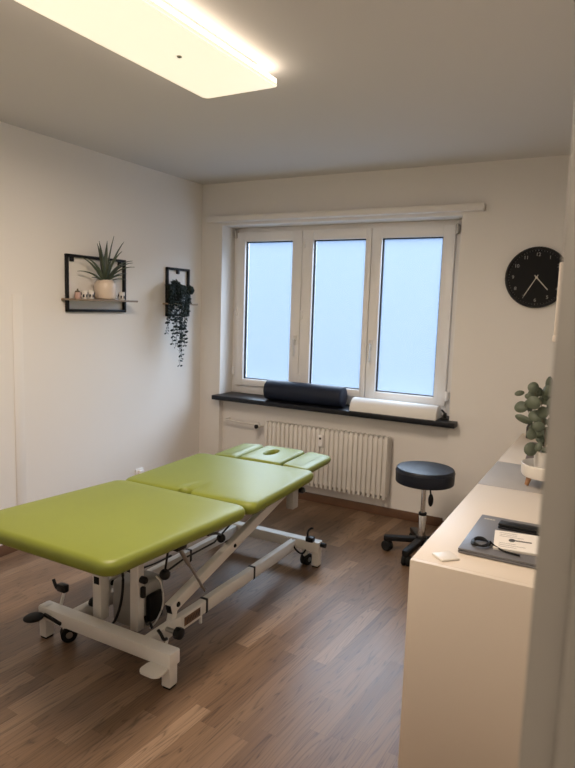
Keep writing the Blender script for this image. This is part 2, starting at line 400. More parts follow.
# frames under the pads
bm = new()
for x in (-2.06, -1.54):
    box(bm, x-.02, x+.02, SY+.03, 2.96, .495, .535, .003)
for y in (SY+.06, 2.90): box(bm, -2.06, -1.54, y-.02, y+.02, .497, .533, .003)
obj('seat_frame', bm, SW, T)
bm = new()
for x in (-2.06, -1.54): box(bm, x-.018, x+.018, 1.52, SY+.02, .503, .539, .003)
for y in (1.60, 2.2): box(bm, -2.06, -1.54, y-.018, y+.018, .505, .537, .003)
bm.transform(tilt); obj('leg_frame', bm, SW, T)
bm = new()
for x in (-1.99, -1.60): box(bm, x-.015, x+.015, 2.93, 3.34, .518, .546, .003)
box(bm, -2.05, -1.55, 3.15, 3.19, .518, .546, .003)
obj('head_frame', bm, SW, T)
bm = new(); box(bm, -1.50, -1.455, 2.78, 2.84, .43, .535, .006); obj('bracket', bm, M['grey_plastic'], T)
bm = new(); lathe(bm, [(.012, -.02), (.017, -.015), (.017, .015), (.012, .02)], (-1.452, 2.86, .52), 16, 'X'); obj('knob', bm, M['black'], T)
# base
bm = new(); box(bm, -2.168, -1.422, 1.738, 1.800, .092, .153, .006); obj('cross_beam', bm, SW, T)
bm = new(); box(bm, -2.168, -1.430, 3.060, 3.118, .095, .158, .006); obj('cross_beam', bm, SW, T)
for x in (-2.005, -1.592):
    bm = new(); box(bm, x-.0175, x+.0175, 1.795, 3.062, .088, .150, .004); r_ = obj('side_rail', bm, SW, T)
    for y in (2.185, 2.60): obj('cable_clip', box(new(), x-.0195, x+.0195, y-.008, y+.008, .0855, .1525, .002), M['black'], r_)
for x, y in ((-2.145, 1.765), (-1.447, 1.765), (-2.145, 3.09), (-1.455, 3.095)):
    bm = new(); box(bm, x-.021, x+.021, y-.024, y+.024, .010, .155 if x < -1.5 else .148, .004); l_ = obj('leg', bm, SW, T)
    bm = new(); box(bm, x-.018, x+.018, y-.02, y+.02, 0, .011, .003); obj('foot_cap', bm, M['rubber'], l_)
for x, y, a in ((-2.045, 1.785, -35), (-1.512, 1.785, 15), (-2.06, 3.085, -8), (-1.520, 3.080, -8)):
    bm = new(); box(bm, x-.016, x+.016, y-.016, y+.016, .066, .098, .004); box(bm, x-.011, x+.011, y-.012, y+.012, .055, .07, .003)
    c_ = obj('caster', bm, SW, T)
    rot = Matrix.Translation((x, y, 0)) @ Matrix.Rotation(R_(a), 4, 'Z') @ Matrix.Translation((-x, -y, 0))
    for dx in (-.013, .013):
        bm = new(); lathe(bm, [(.010, -.010), (.031, -.010), (.035, -.006), (.035, .006), (.031, .010), (.010, .010)], (x+dx, y+.010, .035), 22, 'X'); bm.transform(rot); wh = obj('wheel', bm, M['rubber'], c_)
        bm = new(); lathe(bm, [(.008, -.012), (.015, -.011), (.015, .011), (.008, .012)], (x+dx, y+.010, .035), 14, 'X'); bm.transform(rot); obj('wheel_hub', bm, M['steel'], c_)
# lifting scissor arms: front low to rear high
for x in (-1.600, -1.985):
    bm = new(); bar(bm, (x, 1.945, .200), (x, 2.955, .472), .036, .050); a_ = obj('scissor_arm', bm, SW, T)
    bm = new(); bar(bm, (x, 1.9425, .1993), (x, 1.9475, .2007), .028, .040, .001); obj('end_cap', bm, M['black'], a_)
    bm = new(); lathe(bm, [(.008, -.024), (.012, -.02), (.012, .02), (.008, .024)], (x, 1.985, .211), 14, 'X'); obj('pivot_bolt', bm, M['rubber'], a_); bm = new(); lathe(bm, [(.007, -.024), (.010, -.02), (.010, .02), (.007, .024)], (x, 2.42, .328), 14, 'X'); obj('pivot_bolt', bm, M['rubber'], a_)
    bm = new(); bar(bm, (x-.002, 1.975, .19), (x-.002, 1.955, .12), .03, .03); obj('pivot_bracket', bm, SW, T)
bm = new(); tube(bm, [(-1.98, 2.94, .468), (-1.60, 2.94, .468)], .014, 12); obj('axle', bm, SW, T)
# rating plate on the right rail
bm = new(); box(bm, -1.5755, -1.572, 2.00, 2.145, .085, .150, .001); p_ = obj('rail_plate', bm, SW, T)
bm = new(); box(bm, -1.572, -1.5705, 2.015, 2.13, .098, .138, .0005); q_ = obj('rating_label', bm, M['base'], p_)
bm = new()
for k in range(5): bar(bm, (-1.5700, 2.03+.02*k, .106), (-1.5700, 2.045+.02*k, .128), .0015, .004, 0)
obj('print', bm, M['ink'], q_)
bm = new(); bar(bm, (-1.575, 2.138, .09), (-1.575, 2.138, .055), .012, .012); obj('stop', bm, SW, T)
# hand knob on right rail
bm = new(); tube(bm, [(-1.575, 1.90, .140), (-1.525, 1.90, .140)], .010, 12); k_ = obj('locking_screw', bm, M['steel'], T)
bm = new(); lathe(bm, [(.012, 0), (.024, .003), (.026, .012), (.024, .030), (.015, .034)], (-1.527, 1.90, .140), 8, 'X'); obj('knob', bm, M['black'], k_)
bm = new(); tube(bm, smooth_path([(-1.570, 1.84, .165), (-1.548, 1.835, .152), (-1.545, 1.845, .130), (-1.55, 1.87, .118)], 5), .007, 8); obj('latch', bm, M['black'], T)
bm = new(); bar(bm, (-1.555, 1.885, .12), (-1.535, 1.83, .045), .010, .016); obj('latch_arm', bm, SW, T)
# motor housing and uprights
bm = new(); box(bm, -1.90, -1.735, 1.91, 2.08, .07, .275, .022, 4); mb = obj('motor_housing', bm, M['grey_plastic'], T)
bm = new(); box(bm, -1.7355, -1.71, 1.95, 2.04, .10, .225, .008); obj('control_box', bm, M['black'], mb)
bm = new(); box(bm, -1.925, -1.875, 1.825, 1.875, .12, .345, .004); u_ = obj('upright', bm, SW, T)
bm = new(); box(bm, -1.915, -1.885, 1.823, 1.826, .285, .318, .001); obj('slot', bm, M['rubber'], u_)
bm = new(); bar(bm, (-1.90, 1.875, .325), (-1.90, 2.22, .49), .034, .034); obj('tilt_arm', bm, SW, T)
bm = new(); box(bm, -1.750, -1.705, 1.868, 1.908, .10, .53, .004); obj('upright', bm, SW, T)
bm = new(); lathe(bm, [(.014, -.012), (.02, -.006), (.02, .006), (.014, .012)], (-1.95, 1.85, .18), 14, 'X'); obj('adjuster', bm, M['black'], T); bm = new(); lathe(bm, [(.010, -.02), (.016, -.012), (.016, .012), (.010, .02)], (-1.695, 1.89, .33), 14, 'X'); obj('adjuster', bm, M['black'], T); bm = new(); lathe(bm, [(.010, -.02), (.014, -.012), (.014, .012), (.010, .02)], (-1.765, 1.89, .36), 14, 'X'); obj('adjuster', bm, M['black'], T)
bm = new(); box(bm, -1.706, -1.685, 1.88, 1.90, .25, .30, .006); obj('plug', bm, M['black'], T)
# rods and levers under the right edge
bm = new(); tube(bm, [(-1.475, 1.845, .545), (-1.555, 2.14, .215)], .006, 10); tube(bm, [(-1.475, 1.845, .545), (-1.503, 1.95, .425)], .009, 10); obj('gas_strut', bm, M['steel'], T)
bm = new(); box(bm, -1.50, -1.455, 1.82, 1.88, .53, .575, .006); obj('strut_mount', bm, M['black'], T)
bm = new(); tube(bm, [(-1.50, 1.82, .55), (-1.585, 1.90, .395)], .0045, 8); r_ = obj('release_lever', bm, M['black'], T)
bm = new(); bmesh.ops.create_uvsphere(bm, u_segments=16, v_segments=10, radius=.0235, matrix=Matrix.Translation((-1.59, 1.905, .375))); obj('knob', bm, M['black'], r_)
bm = new(); tube(bm, [(-1.60, 1.915, .375), (-1.635, 2.10, .368), (-1.65, 2.34, .355), (-1.66, 2.5, .40)], .0045, 8); r_ = obj('release_lever', bm, M['black'], T)
bm = new(); tube(bm, smooth_path([(-1.515, 2.10, .50), (-1.54, 2.2, .47), (-1.57, 2.28, .43)], 4), .006, 8); r_ = obj('release_lever', bm, M['black'], T)
bm = new(); bmesh.ops.create_uvsphere(bm, u_segments=16, v_segments=10, radius=.0215, matrix=Matrix.Translation((-1.575, 2.29, .41))); obj('knob', bm, M['black'], r_)
bm = new(); box(bm, -1.66, -1.56, 2.36, 2.46, .455, .492, .01); obj('actuator', bm, M['black'], T)
# cables
bm = new(); tube(bm, smooth_path([(-1.83, 1.90, .37), (-1.80, 1.88, .31), (-1.80, 1.87, .22), (-1.83, 1.87, .13), (-1.87, 1.87, .075)], 6), .006, 8); obj('cable', bm, M['black'], T)
bm = new(); tube(bm, smooth_path([(-1.72, 2.0, .30), (-1.69, 2.0, .27), (-1.67, 1.99, .19), (-1.685, 1.97, .12), (-1.71, 1.95, .08)], 6), .004, 8); obj('cable', bm, M['towel'], T)
bm = new(); tube(bm, smooth_path([(-1.72, 1.93, .14), (-1.68, 1.90, .13), (-1.63, 1.86, .17), (-1.61, 1.85, .155)], 6), .006, 8); obj('cable', bm, M['black'], T)
bm = new(); tube(bm, smooth_path([(-1.74, 1.90, .36), (-1.72, 1.99, .36), (-1.70, 2.08, .37)], 6), .004, 8); obj('cable', bm, M['black'], T)
# pedals
bm = new(); prism(bm, rrect(-1.478, 1.708, .050, .042, .030, 8, 2), .086, .094); obj('foot_pedal', bm, SW, T)
bm = new(); bar(bm, (-2.12, 1.73, .128), (-2.02, 1.735, .108), .012, .014); pe = obj('brake_pedal', bm, M['black'], T)
bm = new(); bmesh.ops.create_uvsphere(bm, u_segments=20, v_segments=12, radius=1, matrix=Matrix.Translation((-2.150, 1.70, .118)) @ Matrix.Rotation(R_(-12), 4, 'Y') @ Matrix.Diagonal((.050, .040, .018, 1))); obj('pedal_pad', bm, M['rubber'], pe)
bm = new(); tube(bm, [(-2.10, 1.80, .13), (-2.065, 1.80, .235)], .007, 8); pe = obj('raise_lever', bm, SW, T)
bm = new(); box(bm, -2.105, -2.055, 1.785, 1.815, .215, .250, .006); obj('lever_pad', bm, M['black'], pe)
bm = new(); tube(bm, smooth_path([(-2.10, 1.80, .222), (-2.122, 1.80, .225), (-2.14, 1.80, .258)], 4), .0075, 8); obj('lever_hook', bm, M['black'], pe)
bm = new(); box(bm, -2.018, -1.992, 1.778, 1.80, .118, .150, .003); obj('end_cap', bm, M['black'], T)
bm = new(); box(bm, -1.508, -1.462, 3.045, 3.085, .155, .185, .006); pe = obj('brake_lever', bm, M['black'], T)
bm = new(); tube(bm, smooth_path([(-1.50, 3.06, .18), (-1.497, 3.055, .215), (-1.478, 3.05, .238), (-1.462, 3.05, .243)], 5), .0065, 8); obj('lever_hook', bm, M['black'], pe)
bm = new(); tube(bm, [(-1.425, 3.085, .142), (-1.395, 3.085, .142)], .014, 14); obj('end_cap', bm, M['black'], T)
bm = new(); tube(bm, smooth_path([(-1.592, 3.05, .150), (-1.575, 3.04, .11), (-1.545, 3.045, .082), (-1.52, 3.05, .082), (-1.505, 3.05, .105)], 5), .0055, 8); obj('brake_rod', bm, M['black'], T)
bm = new(); lathe(bm, [(.018, -.004), (.018, .004)], (-1.645, 3.056, .142), 14, 'Y'); obj('plug', bm, SW, T)

# ------------------------------------------------------------------ stool
S = thing('rolling_stool', (-.985, 3.6, 0), 'round black padded rolling stool on a chrome post', 'stool')
bm = new(); lathe(bm, [(.05, .466), (.160, .462), (.173, .465), (.1755, .472), (.1765, .505), (.176, .540), (.1735, .549), (.168, .554), (.10, .557), (.02, .558)], (-.985, 3.6, 0), 48); obj('seat', bm, M['seat'], S)
bm = new(); lathe(bm, [(.1755, .528), (.1785, .531), (.1785, .535), (.1755, .538)], (-.985, 3.6, 0), 48, cap=False); obj('piping', bm, M['seat'], S)
bm = new(); box(bm, -1.055, -.915, 3.53, 3.67, .448, .467, .004); obj('seat_plate', bm, M['black'], S)
bm = new(); lathe(bm, [(.014, .26), (.014, .45)], (-.985, 3.6, 0), 24); obj('piston', bm, M['chrome'], S)
bm = new(); lathe(bm, [(.0225, .09), (.0225, .264), (.020, .268)], (-.985, 3.6, 0), 24); obj('post', bm, M['chrome'], S)
bm = new(); lathe(bm, [(.0225, .256), (.025, .258), (.025, .272), (.016, .275)], (-.985, 3.6, 0), 24); obj('collar', bm, M['black'], S)
bm = new(); tube(bm, smooth_path([(-.975, 3.59, .452), (-.945, 3.575, .445), (-.935, 3.57, .405)], 4), .005, 8); lv = obj('height_lever', bm, M['black'], S)
bm = new(); bmesh.ops.create_uvsphere(bm, u_segments=14, v_segments=10, radius=1, matrix=Matrix.Translation((-.932, 3.568, .368)) @ Matrix.Diagonal((.016, .010, .040, 1))); obj('lever_grip', bm, M['black'], lv)
bm = new(); lathe(bm, [(.03, .068), (.042, .072), (.040, .10), (.030, .125), (.023, .128)], (-.985, 3.6, 0), 28); obj('hub', bm, M['black'], S)
for k in range(5):
    a = R_(191+72*k); c_, s_ = math.cos(a), math.sin(a); bx, by = -.985, 3.6
    bm = new(); bar(bm, (bx+.025*c_, by+.025*s_, .098), (bx+.228*c_, by+.228*s_, .080), .046, .034, .008); lg = obj('leg', bm, M['black'], S)
    cx_, cy_ = bx+.212*c_, by+.212*s_
    rot = Matrix.Translation((cx_, cy_, 0)) @ Matrix.Rotation(a+R_(60+40*k), 4, 'Z') @ Matrix.Translation((-cx_, -cy_, 0))
    bm = new(); lathe(bm, [(.014, .04), (.016, .066)], (cx_, cy_, 0), 12)
    for dx in (-.013, .013): lathe(bm, [(.010, -.011), (.028, -.011), (.033, -.006), (.033, .006), (.028, .011), (.010, .011)], (cx_+dx, cy_+.008, .033), 20, 'X')
    box(bm, cx_-.006, cx_+.006, cy_-.012, cy_+.03, .03, .058, .004)
    bm.transform(rot); obj('caster', bm, M['rubber'], lg)

# ------------------------------------------------------------------ radiator
RX0, RX1 = -2.405, -1.382
Rd = thing('radiator', ((RX0+RX1)/2, 4.12, .15), 'white ribbed radiator on the wall under the window sill', 'radiator')
nr = 27; pit = (RX1-RX0)/nr
bm = new()
for k in range(nr):
    x = RX0+pit*(k+.5); box(bm, x-pit*.33, x+pit*.33, 4.052, 4.10, .152, .606, .006, 2)
box(bm, RX0+.004, RX1-.004, 4.066, 4.094, .175, .20, .004); box(bm, RX0+.004, RX1-.004, 4.072, 4.090, .20, .56, .0); box(bm, RX0+.004, RX1-.004, 4.066, 4.094, .555, .59, .004)
obj('ribbed_panel', bm, M['radiator'], Rd)
bm = new()
for k in range(nr):
    x = RX0+pit*(k+.5); box(bm, x-pit*.33, x+pit*.33, 4.108, 4.140, .154, .604, .008, 2)
box(bm, RX0+.004, RX1-.004, 4.116, 4.132, .17, .59, 0); obj('rear_panel', bm, M['radiator'], Rd)
for x in (RX0+.15, RX1-.15):
    for z in (.22, .54): obj('wall_bracket', box(new(), x-.015, x+.015, 4.092, YF+.0495, z-.012, z+.012, .003), M['radiator'], Rd)
bm = new(); box(bm, -1.922, -1.884, 4.030, 4.056, .475, .565, .006, 3); hm = obj('heat_meter', bm, M['lacquer'], Rd)
bm = new(); box(bm, -1.912, -1.894, 4.0285, 4.031, .530, .545, .001); obj('display', bm, M['black'], hm)
bm = new(); tube(bm, [(-2.785, 4.10, .566), (-2.50, 4.10, .560)], .0095, 12); tube(bm, smooth_path([(-2.785, 4.10, .566), (-2.80, 4.105, .566), (-2.805, 4.125, .566), (-2.805, 4.1745, .566)], 5), .0095, 12); obj('pipe', bm, M['radiator'], Rd)
bm = new(); lathe(bm, [(.014, -.03), (.020, -.026), (.020, .0), (.015, .004), (.015, .03), (.012, .04)], (-2.475, 4.10, .560), 16, 'X'); lathe(bm, [(.010, -.06), (.019, -.055), (.019, -.022), (.012, -.02), (.012, 0)], (-2.462, 4.10, .558), 16, 'Y'); v_ = obj('valve', bm, M['steel_white'], Rd)
bm = new(); lathe(bm, [(.013, -.074), (.016, -.072), (.016, -.058), (.012, -.056)], (-2.462, 4.10, .558), 16, 'Y'); obj('valve_cap', bm, M['black'], v_)
bm = new(); tube(bm, [(-2.44, 4.10, .560), (-2.395, 4.10, .575)], .010, 10); obj('union', bm, M['radiator'], Rd)

# ------------------------------------------------------------------ bolsters on the sill
def half_roll(bm, x0, x1, y, z, r, hgt, n=20, er=.012):
    prof = [(-r, 0)]+[(-r*math.cos(PI*k/n), hgt*math.sin(PI*k/n)**.85) for k in range(1, n)]+[(r, 0)]
    rings = []
    for x, s in ((x0, .93), (x0+er*.3, .975), (x0+er, 1), ((x0+x1)/2, 1.0), (x1-er, 1), (x1-er*.3, .975), (x1, .93)):
        rings.append([bm.verts.new((x, y+p*s, z+(q*s))) for p, q in prof])
    m = len(prof)
    for a, b_ in zip(rings, rings[1:]):
        for k in range(m): bm.faces.new((a[k], a[(k+1) % m], b_[(k+1) % m], b_[k]))
    bm.faces.new(rings[0][::-1]); bm.faces.new(rings[-1])
    return bm
B1 = thing('bolster', (-2.10, 4.135, .768), 'dark navy roll bolster lying on the window sill', 'bolster')
bm = new()
prof = []
for k in range(0, 11): prof.append((.082*math.sin(PI/2*k/10)**.6 if k else .012, -.335+.05*(1-math.cos(PI/2*k/10))))
prof = [(.02, -.330), (.064, -.328), (.073, -.322), (.077, -.310), (.0785, -.29), (.0785, .30), (.077, .316), (.073, .324), (.064, .330), (.02, .332)]
lathe(bm, prof, (-2.10, 4.135, .768+.0785), 40, 'X'); obj('roll', bm, M['navy'], B1)
for e_ in (-.322, .324): obj('seam', lathe(new(), [(.0725, e_-.0015), (.0745, e_), (.0735, e_+.0015)], (-2.10, 4.135, .8465), 40, 'X', False), M['navy'], B1)
B2 = thing('bolster', (-1.385, 4.135, .768), 'half-round bolster covered in white paper at the sill corner', 'bolster')
bm = new(); half_roll(bm, -1.66, -1.09, 4.135, .7682, .079, .084); obj('core', bm, M['navy'], B2)
bm = new(); half_roll(bm, -1.692, -1.062, 4.135, .7685, .084, .090, er=.006); obj('paper_cover', bm, M['towel'], B2)
C1 = thing('window_catch', (-1.02, 4.13, .768), 'small black metal catch on the sill beside the white bolster', 'catch')
bm = new(); box(bm, -1.045, -.995, 4.11, 4.17, .768, .780, .003); obj('plate', bm, M['black'], C1)
bm = new(); box(bm, -1.030, -1.010, 4.125, 4.15, .779, .815, .004); tube(bm, [(-1.02, 4.137, .81), (-1.045, 4.13, .835)], .006, 8); obj('hook', bm, M['black'], C1)

# ------------------------------------------------------------------ wall shelves
def wall_shelf(y0, y1, z0, z1, zs, dep, label, s0, s1):
    t = thing('wall_shelf', (XL, (y0+y1)/2, z0), label, 'shelf')
    bm = new(); x0, x1 = XL, XL+.022; k = .017
    box(bm, x0, x1, y0, y0+k, z0, z1, .002); box(bm, x0, x1, y1-k, y1, z0, z1, .002); box(bm, x0, x1, y0, y1, z1-k, z1, .002); box(bm, x0, x1, y0, y1, z0, z0+k, .002)
    obj('frame', bm, M['iron'], t)
    bm = new(); box(bm, XL+.001, XL+dep, s0, s1, zs-.012, zs, .002); obj('board', bm, M['shelfwood'], t)
    for y in (y0+.05, y1-.05) if y1-y0 > .4 else ((y0+y1)/2,): obj('hanger', box(new(), XL, XL+.018, y-.012, y+.012, z1-.045, z1-.012, .002), M['iron'], t)
    return t
wall_shelf(2.715, 3.232, 1.424, 1.783, 1.508, .138, 'black-framed wall shelf carrying the aloe pot and cups', 2.685, 3.225)
wall_shelf(3.672, 3.945, 1.398, 1.768, 1.499, .115, 'narrow black-framed wall shelf holding the trailing plant', 3.638, 3.932)
# aloe
ZS = 1.508; PX, PY = XL+.072, 2.983
A = thing('potted_aloe', (PX, PY, ZS), 'spiky green aloe in a cream pot on the wider shelf', 'plant')
bm = new(); lathe(bm, [(.048, ZS), (.060, ZS+.007), (.069, ZS+.03), (.070, ZS+.07), (.067, ZS+.100), (.056, ZS+.120), (.046, ZS+.128), (.041, ZS+.128), (.039, ZS+.118), (.039, ZS+.105)], (PX, PY, 0), 32); pt_ = obj('pot', bm, M['cream'], A)
bm = new(); lathe(bm, [(.039, ZS+.108), (.02, ZS+.114)], (PX, PY, 0), 20); obj('soil', bm, M['soil'], A)
bm = new()
for yaw, el, ln, wd, cu in ((88, 68, .30, .020, .35), (60, 84, .285, .026, .15), (120, 85, .26, .028, .25), (-80, 80, .235, .026, .25), (85, 48, .255, .026, .75), (95, 30, .21, .022, .55), (75, 58, .24, .028, .95), (-90, 52, .225, .024, .65), (-95, 32, .20, .022, .75), (-85, 62, .20, .026, .9), (10, 72, .22, .028, .6), (-30, 60, .20, .026, .9), (40, 52, .20, .026, 1.0), (80, 22, .15, .02, .6), (-75, 20, .14, .02, .5), (140, 74, .20, .026, .5), (20, 40, .12, .024, .9), (-60, 74, .26, .024, .4)):
    y_ = R_(yaw); bs = Vector((PX+.012*math.cos(y_), PY+.012*math.sin(y_), ZS+.110))
    blade(bm, bs, y_, R_(el), ln*1.08, wd*1.25, cu*1.15)
for v in bm.verts:
    if v.co.x < XL+.006: v.co.x = XL+.006+random.random()*.004
obj('leaves', bm, M['aloe'], A, solid=.003)
def cup(name, y, x, r, h, m, label, cat, m2=None, handle=False, extra=None):
    t = thing(name, (x, y, ZS), label, cat, None)
    bm = new(); lathe(bm, [(r*.82, ZS), (r*.95, ZS+.004), (r, ZS+h*.4), (r*.97, ZS+h), (r*.88, ZS+h), (r*.86, ZS+h*.3), (.002, ZS+h*.28)], (x, y, 0), 24); obj('bowl', bm, m, t)
    if m2:
        bm = new()
        for k in range(7):
            a = 2*PI*k/7; box(bm, x+(r*.985)*math.cos(a)-.004, x+(r*.985)*math.cos(a)+.004, y+(r*.985)*math.sin(a)-.004, y+(r*.985)*math.sin(a)+.004, ZS+h*.2+(k % 2)*h*.25, ZS+h*.55+(k % 2)*h*.25, .0015)
        obj('pattern', bm, m2, t)
    if extra: extra(t, x, y)
    return t
def lid(t, x, y):
    bm = new(); lathe(bm, [(.016, ZS+.040), (.017, ZS+.045), (.010, ZS+.050), (.005, ZS+.052), (.006, ZS+.060), (.002, ZS+.063)], (x, y, 0), 20); obj('lid', bm, M['stem'], t)
cup('jar', 2.765, XL+.058, .019, .040, M['pinkcup'], 'small pinkish lidded jar, leftmost on the wider shelf', 'jar', None, extra=lid)
cup('cup', 2.815, XL+.062, .021, .052, M['whitepot'], 'white cup with black marks just right of the pinkish jar', 'cup', M['black'])
cup('cup', 2.868, XL+.062, .022, .055, M['whitepot'], 'white cup with black marks close beside the cream aloe pot', 'cup', M['black'])
cup('tealight_holder', 3.085, XL+.060, .014, .048, M['whitepot'], 'slim white holder right beside the cream aloe pot', 'candle holder')
cup('cup', 3.145, XL+.062, .022, .054, M['whitepot'], 'black and white patterned cup at the right shelf end', 'cup', M['black'])
# trailing plant
ZS2 = 1.499; PX, PY = XL+.060, 3.715
V = thing('trailing_plant', (PX, PY, ZS2), 'dark trailing plant hanging over the narrow shelf', 'plant')
bm = new(); lathe(bm, [(.042, ZS2), (.050, ZS2+.004), (.056, ZS2+.10), (.057, ZS2+.112), (.049, ZS2+.112), (.047, ZS2+.09)], (PX, PY, 0), 28); obj('pot', bm, M['iron'], V)
bm = new(); lathe(bm, [(.049, ZS2+.095), (.02, ZS2+.10)], (PX, PY, 0), 20); obj('soil', bm, M['soil'], V)
bm = new(); bs = new(); rng = random.Random(3)
vines = [(-.125, -.15, 1.28), (-.10, -.09, 1.20), (-.06, -.03, 1.17), (-.13, -.14, 1.36), (-.03, .0, 1.03), (-.02, .03, 1.08), (.0, .06, 1.18), (.03, .04, 1.21), (.05, .07, 1.36), (-.12, -.12, 1.42), (.02, -.02, 1.26), (-.05, .0, 1.15), (.075, .05, 1.42), (-.01, .01, 1.12)]
for y0, y1, ze in vines:
    xo = XL+.118+rng.random()*.03
    path = smooth_path([(PX, PY+y0*.4, ZS2+.10), (PX+.03, PY+y0*.7, ZS2+.135), (xo, PY+y0, ZS2+.06), (xo+.005, PY+y0*.7+y1*.3, (ZS2+ze)/2+.03), (xo-.002+rng.random()*.006, PY+y1-.03, ze)], 7)
    tube(bs, path, .0016, 5)
    for i, p in enumerate(path[6:]):
        for sgn in (-1, 1):
            if rng.random() < .22: continue
            nrm = (1, rng.uniform(-.8, .8), rng.uniform(-.2, .9)); up = (rng.uniform(-.3, .3), sgn*1.0, rng.uniform(-.9, .25))
            s = rng.uniform(.8, 1.2)*(.55+.45*min(1, (p.z-ze)/.12+.3))
            disc_leaf(bm, p+Vector((rng.uniform(-.004, .008), sgn*.014, -.004)), nrm, up, .0085*s, .0155*s, 8)
for k in range(80):
    a = rng.uniform(0, 2*PI); rr = rng.uniform(.01, .085); p = Vector((PX+.8*rr*math.cos(a), PY+rr*math.sin(a), ZS2+.112+rng.uniform(-.02, .075)*(1-rr/.11)))
    p.x = max(p.x, XL+.015)
    disc_leaf(bm, p, (1, rng.uniform(-1, 1), rng.uniform(0, 1)), (0, rng.uniform(-1, 1), rng.uniform(-1, 1)), .0095, .017, 8)
obj('foliage', bm, M['ivy'], V, solid=.001); obj('vines', bs, M['ivy'], V)
O2 = thing('dark_ball_ornament', (XL+.065, 3.888, ZS2), 'round dark ball ornament beside the trailing plant', 'ornament')
bm = new(); lathe(bm, [(.020, ZS2), (.022, ZS2+.004), (.008, ZS2+.014), (.007, ZS2+.07), (.012, ZS2+.074)], (XL+.065, 3.888, 0), 18); obj('stand', bm, M['iron'], O2)
bm = new(); bmesh.ops.create_icosphere(bm, subdivisions=3, radius=.036, matrix=Matrix.Translation((XL+.065, 3.888, ZS2+.104)))
for v in bm.verts: v.co += (v.co-Vector((XL+.065, 3.888, ZS2+.104)))*rng.uniform(-.08, .08)
obj('ball', bm, M['ivy'], O2)

# ------------------------------------------------------------------ socket on left wall
K = thing('wall_socket', (XL, 3.385, .25), 'small white socket low on the left wall behind the couch', 'socket')
bm = new(); box(bm, XL, XL+.010, 3.345, 3.425, .19, .27, .004); obj('plate', bm, M['lacquer'], K)
bm = new(); box(bm, XL+.0095, XL+.035, 3.360, 3.41, .21, .262, .010, 3); obj('plug', bm, M['lacquer'], K)

# ------------------------------------------------------------------ clock
CX, CZ, CR = -.502, 1.727, .187
K = thing('wall_clock', (CX, YF, CZ), 'round black wall clock with pale hands and numerals', 'clock')
bm = new(); lathe(bm, [(CR-.012, 0), (CR, -.004), (CR, -.028), (CR-.006, -.034), (CR-.014, -.034), (CR-.018, -.021)], (CX, YF, CZ), 64, 'Y', False); obj('case', bm, M['iron'], K)
bm = new(); lathe(bm, [(CR-.016, 0), (CR-.016, -.003)], (CX, YF-.020, CZ), 64, 'Y'); fc = obj('dial', bm, M['clockface'], K)
fy = YF-.0232
for n in range(1, 13):
    cu = bpy.data.curves.new('n', 'FONT'); cu.body = str(n); cu.size = .030; cu.align_x = 'CENTER'; cu.align_y = 'CENTER'; cu.extrude = .0004
    o = bpy.data.objects.new('n', cu); COL.objects.link(o); dg = bpy.context.evaluated_depsgraph_get(); dg.update()
    me = bpy.data.meshes.new_from_object(o.evaluated_get(dg)); bpy.data.objects.remove(o); bpy.data.curves.remove(cu)
    a = PI/2-2*PI*n/12; rr = CR*.745
    me.transform(Matrix.Translation((CX+rr*math.cos(a), fy-.0004, CZ+rr*math.sin(a))) @ Matrix.Rotation(PI/2, 4, 'X')); nb = new(); nb.from_mesh(me); bpy.data.meshes.remove(me); obj('numeral', nb, M['minute'], fc, flat=True)
bm = new()
for k in range(60):
    a = 2*PI*k/60; r0, r1 = CR*.862, CR*(.892 if k % 5 else .90); w_ = .0008 if k % 5 else .0014
    bar(bm, (CX+r0*math.cos(a), fy-.0004, CZ+r0*math.sin(a)), (CX+r1*math.cos(a), fy-.0004, CZ+r1*math.sin(a)), w_*2, .0012, 0)
obj('minute_marks', bm, M['minute'], fc, flat=True)
def hand(name, ang, ln, tail, wd, y):
    a = PI/2-ang; dx, dz = math.cos(a), math.sin(a)
    bm = new(); bar(bm, (CX-dx*tail, y, CZ-dz*tail), (CX+dx*ln, y, CZ+dz*ln), .0016, wd, 0)
    return obj(name, bm, M['cream_print'], K)
hand('hour_hand', 2*PI*(4+35/60)/12, .102, .018, .0050, fy-.005); hand('minute_hand', 2*PI*35/60, .128, .018, .0042, fy-.008)
bm = new(); lathe(bm, [(.007, 0), (.007, -.011), (.004, -.012)], (CX, fy, CZ), 16, 'Y'); obj('centre_pin', bm, M['cream_print'], K)

# ------------------------------------------------------------------ sideboards on the right
ZT = .74
def sideboard(y0, y1, m, label, mtop):
    t = thing('sideboard', (-.28, (y0+y1)/2, 0), label, 'sideboard', 'row of low sideboards along the right wall')
    x0, x1 = -.515, XR-.004
    bm = new(); box(bm, x0+.03, x1, y0+.03, y1-.03, 0, .06); obj('plinth', bm, M['grey_plastic'], t)
    bm = new(); box(bm, x0+.019, x1, y0+.0005, y1-.0005, .058, ZT-.017, .001); obj('carcass', bm, m, t)
    bm = new(); box(bm, x0, x1, y0, y1, ZT-.018, ZT, .0015); obj('top', bm, mtop, t)
    n = 2 if y1-y0 > .6 else 1; w_ = (y1-y0)/n
    for k in range(n):
        bm = new(); box(bm, x0, x0+.018, y0+k*w_+.002, y0+(k+1)*w_-.002, .060, ZT-.0205, .0015); obj('door', bm, m, t)
    return t
bm_ = sideboard(1.790, 2.757, M['sidebd'], 'white low sideboard with the laptop, nearest the doorway', M['sidebd'])
sideboard(2.761, 3.250, M['sidebd'], 'narrow grey-topped unit between the two white sideboards', M['greytop'])
sideboard(3.254, YF-.004, M['sidebd'], 'white low sideboard at the far corner below the clock', M['sidebd'])
# the near one runs to the floor as an end panel
near = bm_
bm = new(); box(bm, -.515, XR-.004, 1.770, 1.7895, 0, ZT, .0012); obj('end_panel', bm, M['sidebd'], near)

